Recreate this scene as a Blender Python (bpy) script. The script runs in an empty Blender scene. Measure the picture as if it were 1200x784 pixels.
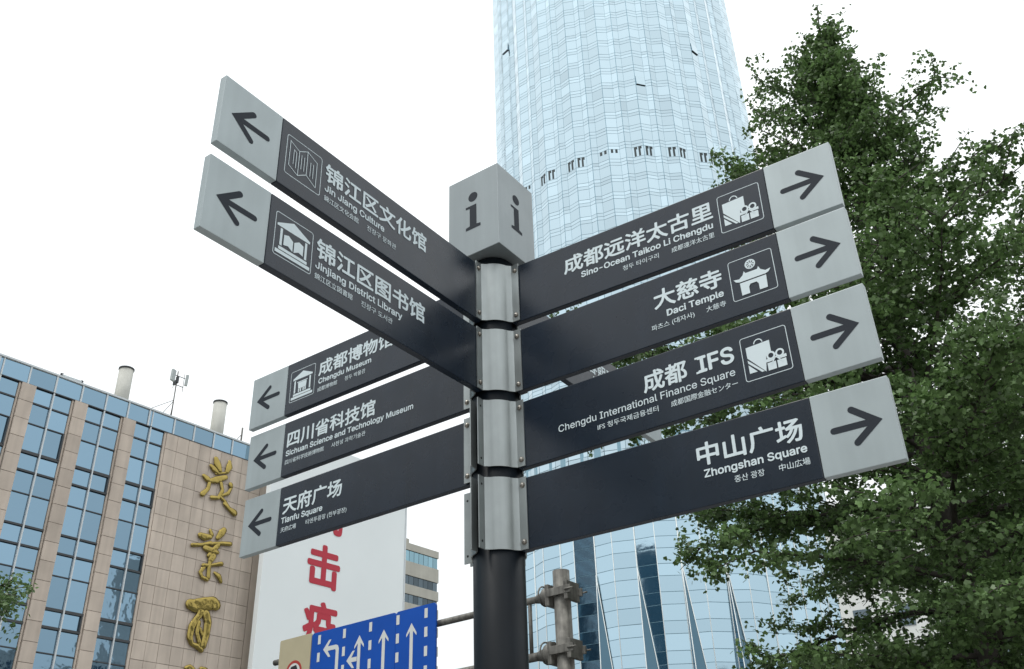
import bpy, bmesh, math, random
import numpy as np
from mathutils import Vector, Matrix
from math import radians as R, sin, cos, pi, tan, atan2, hypot

S = bpy.context.scene
COL = S.collection

# ---------------------------------------------------------------- camera
PIT, ROLL, FPX = 0.5332, -0.0335, 1150.0
EYE = 1.6
cam = bpy.data.cameras.new('camera'); cam_o = bpy.data.objects.new('camera', cam); COL.objects.link(cam_o)
_F = Vector((0, cos(PIT), sin(PIT))); _R = Vector((1, 0, 0)); _U = _R.cross(_F)
_c, _s = cos(ROLL), sin(ROLL)
r_ = _c * _R + _s * _U; u_ = -_s * _R + _c * _U
cam_o.matrix_world = Matrix(((r_.x, u_.x, -_F.x, 0), (r_.y, u_.y, -_F.y, 0), (r_.z, u_.z, -_F.z, EYE), (0, 0, 0, 1)))
cam.sensor_width = 36; cam.lens = 36 * FPX / 1200; cam.clip_start = .05; cam.clip_end = 3000
S.camera = cam_o

# ---------------------------------------------------------------- light: bright overcast, faint sun from behind left
SUN_AZ, SUN_EL = R(228), R(63)          # azimuth clockwise from +Y
w = bpy.data.worlds.new('World'); S.world = w; w.use_nodes = True
nt = w.node_tree; nt.nodes.clear()
def N(t, **k):
    n = nt.nodes.new(t)
    for a, b in k.items(): setattr(n, a, b)
    return n
out = N('ShaderNodeOutputWorld'); bg = N('ShaderNodeBackground'); sky = N('ShaderNodeTexSky')
sky.sky_type = 'NISHITA'; sky.sun_disc = False; sky.sun_elevation = SUN_EL; sky.sun_rotation = SUN_AZ
bg.inputs['Strength'].default_value = .1
tc = N('ShaderNodeTexCoord'); sp = N('ShaderNodeSeparateXYZ')
nt.links.new(tc.outputs['Generated'], sp.inputs[0])
# overcast cloud deck: brighter towards the zenith (CIE overcast sky), very soft mottling
mx = N('ShaderNodeMath', operation='MAXIMUM'); mx.inputs[1].default_value = 0.0
nt.links.new(sp.outputs['Z'], mx.inputs[0])
ma = N('ShaderNodeMath', operation='MULTIPLY_ADD'); ma.inputs[1].default_value = 8.5; ma.inputs[2].default_value = 9.8
nt.links.new(mx.outputs[0], ma.inputs[0])
nz = N('ShaderNodeTexNoise'); nz.inputs['Scale'].default_value = 2.2; nz.inputs['Detail'].default_value = 4
nt.links.new(tc.outputs['Generated'], nz.inputs['Vector'])
mr = N('ShaderNodeMapRange'); mr.inputs['To Min'].default_value = .93; mr.inputs['To Max'].default_value = 1.07
nt.links.new(nz.outputs['Fac'], mr.inputs['Value'])
mm = N('ShaderNodeMath', operation='MULTIPLY'); nt.links.new(ma.outputs[0], mm.inputs[0]); nt.links.new(mr.outputs[0], mm.inputs[1])
vm = N('ShaderNodeVectorMath', operation='SCALE'); vm.inputs[0].default_value = (.965, .995, 1.0)
nt.links.new(mm.outputs[0], vm.inputs['Scale'])
mix = N('ShaderNodeMix', data_type='RGBA'); mix.inputs['Factor'].default_value = .9
nt.links.new(sky.outputs[0], mix.inputs['A']); nt.links.new(vm.outputs[0], mix.inputs['B'])
nt.links.new(mix.outputs['Result'], bg.inputs['Color']); nt.links.new(bg.outputs[0], out.inputs[0])

sl = bpy.data.lights.new('sun', 'SUN'); so = bpy.data.objects.new('sun', sl); COL.objects.link(so)
sl.energy = 1.5; sl.angle = R(16); sl.color = (1, .97, .92)
sdir = Vector((sin(SUN_AZ) * cos(SUN_EL), cos(SUN_AZ) * cos(SUN_EL), sin(SUN_EL)))
so.rotation_euler = sdir.to_track_quat('Z', 'Y').to_euler(); so.location = (0, 0, 60)
S.view_settings.view_transform = 'Standard'; S.view_settings.look = 'None'
S.view_settings.exposure = 0.0; S.view_settings.gamma = 1
S.cycles.max_bounces = 6; S.cycles.transparent_max_bounces = 6

# ---------------------------------------------------------------- materials
def mat(name, col, rough=.6, metal=0.0, spec=.5, noise=None, bump=None, rnd=0.0, streak=None, coat=0, trans=0, attr=None, world=False):
    """noise=(scale, amount)  bump=(scale, strength, distance)  rnd=per object brightness  streak=(scale, amount)"""
    m = bpy.data.materials.new(name); m.use_nodes = True; t = m.node_tree; L = t.links
    b = t.nodes['Principled BSDF']
    b.inputs['Roughness'].default_value = rough; b.inputs['Metallic'].default_value = metal
    b.inputs['Specular IOR Level'].default_value = spec
    b.inputs['Coat Weight'].default_value = coat
    def n(ty, **k):
        x = t.nodes.new(ty)
        for a, v in k.items(): setattr(x, a, v)
        return x
    rgb = n('ShaderNodeRGB'); rgb.outputs[0].default_value = (*col, 1); cur = rgb.outputs[0]
    tcn = n('ShaderNodeTexCoord'); geo = n('ShaderNodeNewGeometry')
    OC = geo.outputs['Position'] if world else tcn.outputs['Object']
    def mulv(val):
        nonlocal cur
        v = n('ShaderNodeVectorMath', operation='SCALE'); L.new(cur, v.inputs[0]); L.new(val, v.inputs['Scale']); cur = v.outputs[0]
    def ranged(sock, a):
        q = n('ShaderNodeMapRange'); q.inputs['From Min'].default_value = .25; q.inputs['From Max'].default_value = .75
        q.inputs['To Min'].default_value = 1 - a; q.inputs['To Max'].default_value = 1 + a; L.new(sock, q.inputs['Value']); return q.outputs[0]
    if noise:
        q = n('ShaderNodeTexNoise'); q.inputs['Scale'].default_value = noise[0]; q.inputs['Detail'].default_value = 6
        L.new(OC, q.inputs['Vector']); mulv(ranged(q.outputs['Fac'], noise[1]))
    if streak:
        mp = n('ShaderNodeMapping'); mp.inputs['Scale'].default_value = (streak[0], streak[0], streak[0] * .06)
        L.new(OC, mp.inputs['Vector'])
        q = n('ShaderNodeTexNoise'); q.inputs['Scale'].default_value = 1; q.inputs['Detail'].default_value = 5
        L.new(mp.outputs[0], q.inputs['Vector']); mulv(ranged(q.outputs['Fac'], streak[1]))
    if rnd:
        oi = n('ShaderNodeObjectInfo'); q = n('ShaderNodeMapRange'); q.inputs['To Min'].default_value = 1 - rnd; q.inputs['To Max'].default_value = 1 + rnd
        L.new(oi.outputs['Random'], q.inputs['Value']); mulv(q.outputs[0])
    if attr:
        at = n('ShaderNodeAttribute'); at.attribute_name = attr; mulv(at.outputs['Fac'])
    L.new(cur, b.inputs['Base Color'])
    if noise and rough > .08:
        q2 = n('ShaderNodeTexNoise'); q2.inputs['Scale'].default_value = noise[0] * 1.7; L.new(OC, q2.inputs['Vector'])
        q3 = n('ShaderNodeMapRange'); q3.inputs['To Min'].default_value = rough * .75; q3.inputs['To Max'].default_value = min(1, rough * 1.25)
        L.new(q2.outputs['Fac'], q3.inputs['Value']); L.new(q3.outputs[0], b.inputs['Roughness'])
    if bump:
        q = n('ShaderNodeTexNoise'); q.inputs['Scale'].default_value = bump[0]; q.inputs['Detail'].default_value = 3
        L.new(OC, q.inputs['Vector'])
        bn = n('ShaderNodeBump'); bn.inputs['Strength'].default_value = bump[1]; bn.inputs['Distance'].default_value = bump[2]
        L.new(q.outputs['Fac'], bn.inputs['Height']); L.new(bn.outputs[0], b.inputs['Normal'])
    if trans:
        tr = n('ShaderNodeBsdfTranslucent'); L.new(cur, tr.inputs['Color']); ms = n('ShaderNodeMixShader'); ms.inputs[0].default_value = trans
        L.new(b.outputs[0], ms.inputs[1]); L.new(tr.outputs[0], ms.inputs[2]); L.new(ms.outputs[0], t.nodes['Material Output'].inputs[0])
    return m

M = {}
M['panel'] = mat('panel_dark_paint', (.009, .0165, .029), .28, 0, .46, noise=(7, .15), streak=(16, .12), bump=(60, .04, .001))
M['silver'] = mat('silver_paint', (.365, .42, .435), .42, .2, .5, noise=(5, .07), streak=(14, .09), bump=(300, .03, .0005))
M['steel'] = mat('clamp_steel', (.34, .37, .37), .36, .7, .5, noise=(9, .12), streak=(26, .12))
M['cube'] = mat('cube_paint', (.29, .33, .345), .45, .25, .5, noise=(4, .05), streak=(22, .06))
M['print'] = mat('white_print', (.66, .76, .80), .6)
M['arrowp'] = mat('dark_print', (.020, .026, .036), .7, 0, .3)
M['pole'] = mat('pole_paint', (.006, .009, .013), .45, 0, .2, noise=(6, .2), streak=(18, .2))
M['bolt'] = mat('bolt_steel', (.33, .31, .28), .3, .9, noise=(90, .35))
M['hole'] = mat('hole_dark', (.01, .01, .01), .9)
M['tile'] = mat('stone_tile', (.56, .48, .41), .72, 0, .3, noise=(1.1, .10), rnd=.07, streak=(2.6, .16), world=True, bump=(30, .1, .01))
M['joint'] = mat('stone_joint', (.22, .18, .15), .9)
M['bglass'] = mat('blue_window_glass', (.205, .315, .405), .03, 1, .5, rnd=.15, bump=(.9, .16, .06), world=True)
M['mull'] = mat('mullion_white', (.62, .66, .68), .5, .1)
M['dframe'] = mat('frame_dark', (.06, .065, .07), .5, .3)
M['gold'] = mat('gold_mirror', (.34, .26, .08), .12, 1, .5, bump=(1.6, .25, .2), noise=(3, .15))
M['chim'] = mat('chimney_concrete', (.50, .50, .46), .8, noise=(2, .08), streak=(4, .08))
M['tglass'] = mat('tower_glass', (.425, .53, .585), .06, 1, .5, attr='tint')
M['tglassobj'] = mat('tower_glass_pane', (.41, .555, .64), .05, 1, .5, rnd=.07, bump=(.35, .05, .2))
M['tjoint'] = mat('tower_joint', (.20, .33, .40), .35, .6)
M['tmull'] = mat('tower_mullion', (.62, .66, .66), .5, .2)
M['tdark'] = mat('tower_wedge_glass', (.09, .16, .21), .08, 1, .5, bump=(.5, .2, .2))
M['vent'] = mat('tower_vent', (.03, .045, .05), .7)
M['banner'] = mat('banner_white', (.84, .89, .90), .75, noise=(.3, .03))
M['red'] = mat('banner_red', (.50, .035, .06), .7)
M['blue'] = mat('sign_blue', (.005, .078, .42), .4, 0, .3, noise=(1.5, .08))
M['swhite'] = mat('sign_white', (.68, .70, .68), .5)
M['beige'] = mat('sign_beige', (.47, .42, .28), .6, noise=(3, .05))
M['sred'] = mat('sign_red', (.42, .04, .03), .5)
M['black'] = mat('sign_black', (.02, .02, .025), .6)
M['galv'] = mat('galvanised_dirty', (.17, .165, .15), .65, .35, noise=(9, .4), streak=(20, .4), bump=(40, .2, .004))
M['conc'] = mat('far_concrete', (.44, .43, .38), .85, noise=(.6, .08), streak=(1.5, .1))
M['fglass'] = mat('far_glass', (.10, .13, .15), .1, .8, rnd=.4)
M['fglassb'] = mat('far_glass_blue', (.22, .36, .42), .08, .9, rnd=.2)
M['leaf'] = mat('leaf', (.12, .20, .072), .42, 0, .45, attr='tint', trans=.30)
M['bark'] = mat('bark', (.06, .052, .045), .9, noise=(6, .3), bump=(18, .6, .02))
M['asphalt'] = mat('asphalt', (.05, .05, .052), .9, noise=(3, .2), bump=(60, .3, .005))
M['paving'] = mat('paving_stone', (.27, .26, .25), .85, noise=(2, .12))
M['line'] = mat('road_paint', (.7, .7, .68), .7)
M['earth'] = mat('city_ground', (.16, .16, .15), .95, noise=(.05, .15))
M['wall'] = mat('render_wall', (.40, .41, .41), .8, noise=(.3, .08))
M['dglass'] = mat('dark_glass', (.05, .09, .13), .06, .8, rnd=.3)
M['pv'] = mat('antenna_plastic', (.42, .46, .46), .6)

# ---------------------------------------------------------------- helpers
def link(name, me, m, parent=None):
    if isinstance(me, bmesh.types.BMesh):
        d = bpy.data.meshes.new(name); me.to_mesh(d); me.free(); me = d
    if m is not None and len(me.materials) == 0: me.materials.append(m)
    o = bpy.data.objects.new(name, me); COL.objects.link(o)
    if parent is not None: o.parent = parent
    return o
def tag(o, label, cat, group=None):
    o['label'] = label; o['category'] = cat
    if group: o['group'] = group
    return o
def empty(name, loc=(0, 0, 0), rz=0):
    o = bpy.data.objects.new(name, None); COL.objects.link(o); o.location = loc; o.rotation_euler = (0, 0, rz); o.empty_display_size = .2
    return o
def struct(o): o['kind'] = 'structure'; return o
def stuff(o): o['kind'] = 'stuff'; return o
def box(bm, x0, x1, y0, y1, z0, z1, bevel=0):
    vs = [bm.verts.new((x, y, z)) for x in (x0, x1) for y in (y0, y1) for z in (z0, z1)]
    fs = [bm.faces.new([vs[i] for i in q]) for q in ((0, 1, 3, 2), (4, 6, 7, 5), (0, 4, 5, 1), (2, 3, 7, 6), (0, 2, 6, 4), (1, 5, 7, 3))]
    if bevel:
        es = list({e for f in fs for e in f.edges}); bmesh.ops.bevel(bm, geom=es, offset=bevel, segments=2, affect='EDGES', profile=.6)
def BM(): return bmesh.new()
def boxm(name, m, parent, *a, bevel=0):
    b = BM(); box(b, *a, bevel=bevel); return link(name, b, m, parent)
def tube(bm, pts, rad, seg=10, cap=True):
    """tapered tube through pts"""
    pts = [Vector(p) for p in pts]; n = len(pts)
    if not hasattr(rad, '__len__'): rad = [rad] * n
    rings = []; prev = None
    for i, p in enumerate(pts):
        d = (pts[min(i + 1, n - 1)] - pts[max(i - 1, 0)]).normalized()
        a = (prev - d * prev.dot(d)) if prev is not None else d.orthogonal()
        if a.length < 1e-5: a = d.orthogonal()
        a.normalize(); prev = a; b = d.cross(a)
        rings.append([bm.verts.new(p + (a * cos(2 * pi * k / seg) + b * sin(2 * pi * k / seg)) * rad[i]) for k in range(seg)])
    for i in range(n - 1):
        for k in range(seg):
            f = bm.faces.new((rings[i][k], rings[i][(k + 1) % seg], rings[i + 1][(k + 1) % seg], rings[i + 1][k])); f.smooth = True
    if cap: bm.faces.new(rings[0][::-1]); bm.faces.new(rings[-1])
def prism(bm, poly, z0, z1):
    lo = [bm.verts.new((x, y, z0)) for x, y in poly]; hi = [bm.verts.new((x, y, z1)) for x, y in poly]
    n = len(poly)
    for i in range(n): bm.faces.new((lo[i], lo[(i + 1) % n], hi[(i + 1) % n], hi[i]))
    bm.faces.new(lo[::-1]); bm.faces.new(hi)

# flat print: 2-D shapes (u to the reader's right, v up) laid on a surface by a mapping function
class Print:
    def __init__(s): s.bm = BM(); s.k = 0
    def poly(s, pts, lift=None):
        d = s.k * .00012 if lift is None else lift; s.k += 1
        vs = [s.bm.verts.new((u, v, d)) for u, v in pts]
        f = s.bm.faces.new(vs); return f
    def stroke(s, a, b, w, r=True):
        a = Vector(a); b = Vector(b); d = (b - a).normalized(); n = Vector((-d.y, d.x)) * w; t = atan2(d.y, d.x)
        pts = []
        if r:
            for k in range(7): q = t - pi / 2 + pi * k / 6; pts.append((b.x + cos(q) * w, b.y + sin(q) * w))
            for k in range(7): q = t + pi / 2 + pi * k / 6; pts.append((a.x + cos(q) * w, a.y + sin(q) * w))
        else: pts = [(a - n)[:], (b - n)[:], (b + n)[:], (a + n)[:]]
        s.poly(pts)
    def line(s, pts, w, close=False):
        P = list(pts) + ([pts[0]] if close else [])
        for a, b in zip(P, P[1:]): s.stroke(a, b, w)
    def disc(s, c, r, n=24): s.poly([(c[0] + r * cos(2 * pi * k / n), c[1] + r * sin(2 * pi * k / n)) for k in range(n)])
    def ring(s, c, r, w, a0=0, a1=2 * pi, n=24):
        d = s.k * .00012; s.k += 1
        v = [(s.bm.verts.new((c[0] + (r - w) * cos(q), c[1] + (r - w) * sin(q), d)), s.bm.verts.new((c[0] + (r + w) * cos(q), c[1] + (r + w) * sin(q), d))) for q in [a0 + (a1 - a0) * k / n for k in range(n + 1)]]
        for p, q in zip(v, v[1:]): s.bm.faces.new((p[0], p[1], q[1], q[0]))
    def frame(s, x0, x1, y0, y1, r, w):
        d = s.k * .00012; s.k += 1
        cs = [(x1 - r, y1 - r, 0), (x0 + r, y1 - r, pi / 2), (x0 + r, y0 + r, pi), (x1 - r, y0 + r, 1.5 * pi)]
        ring = []
        for cx, cy, a in cs:
            for k in range(6):
                q = a + pi / 2 * k / 5
                ring.append((s.bm.verts.new((cx + (r - w) * cos(q), cy + (r - w) * sin(q), d)), s.bm.verts.new((cx + (r + w) * cos(q), cy + (r + w) * sin(q), d))))
        for p, q in zip(ring, ring[1:] + ring[:1]): s.bm.faces.new((p[0], p[1], q[1], q[0]))
    def finish(s, name, m, parent, fmap):
        bmesh.ops.triangulate(s.bm, faces=[f for f in s.bm.faces if len(f.verts) > 4])
        for v in s.bm.verts: v.co = Vector(fmap(v.co.x, v.co.y, v.co.z))
        return link(name, s.bm, m, parent)

_glyph = {}
try:      # the grotesque font that ships inside Blender itself
    import os
    FONT = bpy.data.fonts.load(os.path.join(bpy.utils.system_resource('DATAFILES'), 'fonts', 'Inter.woff2'))
except Exception: FONT = None
def glyphs(body, latin, res=3):
    key = (body, latin)
    if key in _glyph: return _glyph[key]
    c = bpy.data.curves.new('lettering_curve', 'FONT'); c.body = body; c.resolution_u = res
    if latin and FONT: c.font = FONT
    o = bpy.data.objects.new('lettering_curve', c); COL.objects.link(o)
    me = bpy.data.meshes.new_from_object(o.evaluated_get(bpy.context.evaluated_depsgraph_get()))
    v = np.empty(len(me.vertices) * 3); me.vertices.foreach_get('co', v); v = v.reshape(-1, 3)
    f = [tuple(p.vertices) for p in me.polygons]
    bpy.data.objects.remove(o); bpy.data.curves.remove(c); bpy.data.meshes.remove(me)
    _glyph[key] = (v, f); return v, f
def text(name, body, u0, u1, base, h, m, parent, fmap, bold=0.0, ref=None, lift=.0006, latin=None):
    """fit body between u0 and u1; h = height of the reference glyph, standing on base; bold = stroke thickening in metres"""
    if latin is None: latin = all(ord(c) < 256 for c in body)
    v, f = glyphs(body, latin)
    rv, _ = glyphs(ref or 'H', latin)
    sy = h / (rv[:, 1].max() - rv[:, 1].min()); y0 = rv[:, 1].min()
    sx = (u1 - u0) / (v[:, 0].max() - v[:, 0].min()); x0 = v[:, 0].min()
    u0 += bold; u1 -= bold; sx = (u1 - u0) / (v[:, 0].max() - v[:, 0].min()); sy = (h - 2 * bold) / (rv[:, 1].max() - rv[:, 1].min()); base += bold
    P, Fa = [], []
    offs = [(0, 0)] if bold < 1e-5 else [(bold * cos(k * pi / 4), bold * sin(k * pi / 4)) for k in range(8)]
    for k, (ox, oy) in enumerate(offs):
        n0 = len(P); dz = lift + k * (.00004 if bold < .01 else .0012)
        P += [fmap(u0 + (a - x0) * sx + ox, base + (b - y0) * sy + oy, dz) for a, b, _ in v]
        Fa += [tuple(i + n0 for i in q) for q in f]
    d = bpy.data.meshes.new(name); d.from_pydata(P, [], Fa); return link(name, d, m, parent)

# ================================================================ THE SETTING: ground
def sheet(name, m, x0, x1, y0, y1, z, n=1):
    b = BM(); vs = [b.verts.new(q) for q in ((x0, y0, z), (x1, y0, z), (x1, y1, z), (x0, y1, z))]; b.faces.new(vs)
    return struct(link(name, b, m))
sheet('ground', M['earth'], -1500, 1500, -1500, 1500, -.13)
sheet('road', M['asphalt'], -60, 60, 8.5, 26, -.126)
b = BM(); box(b, -60, 60, -6, 8.3, -.13, -.004); struct(link('pavement', b, M['paving']))
b = BM(); box(b, -60, 60, 8.303, 8.5, -.129, .004, bevel=.02); struct(link('kerb', b, M['wall']))
b = BM()
for k in range(-8, 9):
    x = k * 7
    vs = [b.verts.new(q) for q in ((x, 17.1, -.122), (x + 3.5, 17.1, -.122), (x + 3.5, 17.25, -.122), (x, 17.25, -.122))]; b.faces.new(vs)
struct(link('lane_line', b, M['line']))

# ================================================================ FINGERPOST
PX, PY = -.0682, 3.1943
ZT = 2.145 + EYE; PS = .2914; PH = .25; LO, LS, LI = 1.345, 1.1207, .1; TH = .026
aR, aA, aB = -.5972, -2.1681, 2.5315
aD = aR + pi / 2
fp = empty('fingerpost', (PX, PY, 0))
tag(fp, 'black fingerpost with ten dark grey direction boards and a grey information cube on top', 'signpost')
b = BM(); tube(b, [(0, 0, 0), (0, 0, ZT + .035)], .087, 48); link('pole', b, M['pole'], fp)
b = BM(); tube(b, [(0, 0, ZT + .036), (0, 0, ZT + .0465)], .075, 40); link('cap_collar', b, M['pole'], fp)

def panel(arm, level, ang, dz, tilt, dyaw, texts, pict=None, label=None):
    """arm R and D read outwards to the right, arms A and B read with the arrow on the left"""
    ang = ang + dyaw
    o = empty('direction_board', (0, 0, ZT - PS * (level - 1) + dz)); o.parent = fp
    bpy.data.objects.remove(o)
    bm = BM(); box(bm, LI, LS - .0008, -TH / 2, TH / 2, -PH, 0, bevel=.0025)
    o = link('direction_board', bm, M['panel'], fp)
    if label: o['label'] = label
    o.location = (0, 0, ZT - PS * (level - 1) + dz)
    o.rotation_euler = (Matrix.Rotation(ang, 3, 'Z') @ Matrix.Rotation(-tilt, 3, 'Y')).to_euler()
    boxm('end_plate', M['silver'], o, LS + .0008, LO, -TH / 2, TH / 2, -PH, 0, bevel=.0018)
    boxm('joint_strip', M['hole'], o, LS - .004, LS + .004, -TH / 2 + .002, TH / 2 - .002, -PH + .002, -.002)
    right = arm in 'RD'
    if right: fm = lambda u, v, d: (u, -TH / 2 - .0006 - d, v)
    else: fm = lambda u, v, d: (-u, TH / 2 + .0006 + d, v)
    # arrow
    P = Print(); sg = 1 if right else -1
    w = .0098
    def q(r, v): return (sg * r, v)
    P.stroke(q(1.172, -.123), q(1.288, -.123), w)
    # head: sharp mitred V with round ends
    tip = Vector((1.309, -.123)); a = Vector((1.2365, -.0655)) ; c = Vector((1.2365, -.1805))
    d1 = (a - tip).normalized()
    half = atan2(abs(d1.y), abs(d1.x)); outd = Vector((d1.y, -d1.x)); outd = outd if outd.y > 0 else -outd
    pts = [tip]
    up = []
    e = a + (tip - (tip)) 
    # outer line from tip along d1, width 2w inwards
    inn = -outd * 2 * w; end_o = tip + d1 * ((a - tip).length); mid = end_o + inn / 2
    th = atan2(outd.y, outd.x)
    arc = [mid + Vector((cos(th + k * pi / 6), sin(th + k * pi / 6))) * w for k in range(7)]
    inner = tip - Vector((2 * w / sin(half), 0))
    poly = [tip] + arc + [inner]
    low = [Vector((p.x, -.246 - p.y)) for p in arc][::-1]
    poly = poly + low
    P.poly([(sg * p.x, p.y) for p in poly])
    P.finish('arrow', M['arrowp'], o, fm)
    for body, r0, r1, base, h, bold, ref in texts:
        u0, u1 = (r0, r1) if right else (-r1, -r0)
        text('lettering', body, u0, u1, base, h, M['print'], o, fm, bold, ref)
    if pict:
        P = Print(); X = (lambda x: .9475 + x * .148) if right else (lambda x: -1.0955 + x * .148)
        Y = lambda y: -.1975 + y * .149
        P.frame(X(0), X(1), Y(0), Y(1), .008, .0011)
        pict(P, lambda x, y: (X(x), Y(y)), .148)
        P.finish('pictogram', M['print'], o, fm)
    return o

def pic_shop(P, q, s):
    P.ring(q(.38, .79), .09 * s, .012 * s, 0, pi, 12)
    P.poly([q(.10, .76), q(.62, .78), q(.62, .50), q(.50, .44), q(.45, .10), q(.10, .52)])
    P.poly([q(.10, .16), q(.10, .36), q(.27, .16)])
    P.poly([q(.10, .40), q(.10, .47), q(.42, .12), q(.36, .12)])
    P.poly([q(.50, .10), q(.68, .10), q(.68, .27), q(.50, .27)])
    P.poly([q(.71, .10), q(.90, .10), q(.90, .27), q(.71, .27)])
    P.poly([q(.48, .29), q(.60, .29), q(.68, .33), q(.60, .36), q(.48, .36)])
    P.poly([q(.79, .29), q(.92, .29), q(.92, .36), q(.80, .36), q(.71, .33)])
    P.ring(q(.60, .42), .075 * s, .02 * s); P.ring(q(.79, .42), .075 * s, .02 * s)
    P.stroke(q(.69, .36), q(.58, .22), .012 * s); P.stroke(q(.70, .36), q(.82, .22), .012 * s)
def pic_temple(P, q, s):
    P.ring(q(.49, .79), .105 * s, .016 * s)
    P.disc(q(.49, .79), .034 * s)
    for k in range(8): P.ring(q(.49, .79), .062 * s, .029 * s, k * pi / 4 + .17, (k + 1) * pi / 4 - .17, 5)
    P.poly([q(.33, .66), q(.36, .60), q(.63, .60), q(.66, .66), q(.70, .57), q(.80, .50), q(.92, .52), q(.87, .45), q(.80, .42), q(.20, .42), q(.12, .45), q(.07, .52), q(.20, .50), q(.29, .57)])
    P.poly([q(.20, .39), q(.80, .39), q(.79, .08), q(.61, .08), q(.61, .24), q(.57, .30), q(.43, .30), q(.39, .24), q(.39, .08), q(.21, .08)])
def pic_map(P, q, s):
    w = .0011
    top = [q(.09, .88), q(.35, .76), q(.58, .90), q(.86, .78)]; bot = [q(.09, .24), q(.35, .12), q(.58, .28), q(.86, .12)]
    P.line(top, w); P.line(bot, w)
    for a, c in zip(top, bot): P.line([a, c], w)
    for x in (.20, .42, .50, .68, .76):
        yo = .80 - abs(x - .35) * .1; P.line([q(x, yo - .1), q(x, yo - .46)], w * .9)
    P.line([q(.20, .70), q(.27, .66), q(.27, .26)], w * .9)
def pic_book(P, q, s):
    P.poly([q(.47, .94), q(.93, .74), q(.93, .69), q(.05, .69), q(.05, .74)])
    P.poly([q(.14, .66), q(.20, .66), q(.20, .26), q(.14, .26)]); P.poly([q(.80, .66), q(.86, .66), q(.86, .26), q(.80, .26)])
    P.poly([q(.12, .23), q(.88, .23), q(.88, .16), q(.12, .16)]); P.poly([q(.04, .14), q(.96, .14), q(.96, .06), q(.04, .06)])
    P.poly([q(.24, .54), q(.36, .58), q(.485, .50), q(.485, .26), q(.36, .33), q(.24, .30)])
    P.poly([q(.76, .54), q(.64, .58), q(.515, .50), q(.515, .26), q(.64, .33), q(.76, .30)])
def pic_museum(P, q, s):
    P.poly([q(.50, .92), q(.90, .74), q(.90, .69), q(.10, .69), q(.10, .74)])
    P.poly([q(.16, .66), q(.22, .66), q(.22, .26), q(.16, .26)]); P.poly([q(.78, .66), q(.84, .66), q(.84, .26), q(.78, .26)])
    P.poly([q(.14, .23), q(.86, .23), q(.86, .16), q(.14, .16)]); P.poly([q(.06, .14), q(.94, .14), q(.94, .06), q(.06, .06)])
    P.poly([q(.32, .56), q(.68, .56), q(.66, .36), q(.34, .36)])
    for x in (.34, .42, .53, .61): P.poly([q(x, .35), q(x + .055, .35), q(x + .05, .25), q(x, .25)])
    P.line([q(.30, .58), q(.70, .58)], .014 * s)

ZB, ZH = -.1245, .071        # Chinese base line and glyph height
BO, BE, BK = .0019, .00105, .00015
def zh(t, a, b): return (t, a, b, ZB, ZH, BO, '国')
def en(t, a, b, bold=BE): return (t, a, b, -.1625, .0255, bold, 'H')
def sm(t, a, b): return (t, a, b, -.2005, .0205, BK, '国')
panel('R', 1, aR, .0001, -.0142, .0122, [zh('成都远洋太古里', .332, .926), en('Sino-Ocean Taikoo Li Chengdu', .403, .921), sm('청두 타이구리', .572, .713), sm('成都遠洋太古里', .762, .921)], pic_shop)
panel('R', 2, aR, .0032, .0004, .0073, [zh('大慈寺', .672, .921), en('Daci Temple', .714, .919), sm('파츠스 (대자사)', .653, .81), sm('大慈寺', .852, .921)], pic_temple)
panel('R', 3, aR, -.0042, .0055, -.0046, [zh('成都', .603, .761), ('IFS', .799, .922, -.117, .0585, .0024, 'H'), en('Chengdu International Finance Square', .27, .917, .0003), sm('IFS 청두국제금융센터', .421, .647), sm('成都国際金融センター', .692, .92)], pic_shop)
_r3 = [o for o in fp.children if o.name.startswith('direction_board')][-1]
P = Print()
for v in (-.117, -.0655): P.poly([(.7915, v), (.8145, v), (.8145, v + .007), (.7915, v + .007)])
P.finish('letter_serif', M['print'], _r3, lambda u, v, d: (u, -TH / 2 - .0011 - d, v))
panel('R', 4, aR, .0031, -.009, .0021, [zh('中山广场', .754, 1.087), en('Zhongshan Square', .771, 1.09), sm('중산 광장', .863, .956), sm('中山広場', 1.0, 1.092)])
panel('A', 1, aA, -.001, -.0053, .005, [zh('锦江区文化馆', .425, .930), en('Jin Jiang Culture', .646, .928), sm('錦江区文化会館', .77, .928), sm('진장구 문화관', .585, .729)], pic_map)
panel('A', 2, aA, .0024, -.0086, -.005, [zh('锦江区图书馆', .421, .931), en('Jinjiang District Library', .536, .931), sm('錦江区立図書館', .768, .931), sm('진장구 도서관', .582, .729)], pic_book)
panel('B', 1, aB, -.0014, -.0098, .0075, [zh('成都博物馆', .500, .925), en('Chengdu Museum', .618, .922), sm('成都博物館', .809, .925), sm('청두 박물관', .649, .765)], pic_museum)
panel('B', 2, aB, .0021, -.0019, -.0059, [zh('四川省科技馆', .589, 1.098), en('Sichuan Science and Technology Museum', .386, 1.1), sm('四川省科学技術博物館', .87, 1.1), sm('사천성 과학기술관', .637, .826)])
panel('B', 3, aB, -.0043, .0012, -.0145, [zh('天府广场', .756, 1.097), en('Tianfu Square', .86, 1.1), sm('天府広場', 1.007, 1.098), sm('티엔푸광장 (천부광장)', .723, .951)])
panel('D', 1, aD, 0, 0, 0, [zh('春熙路', .675, .921), en('Chunxi Road', .714, .919), sm('春熙路', .852, .921)])

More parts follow.
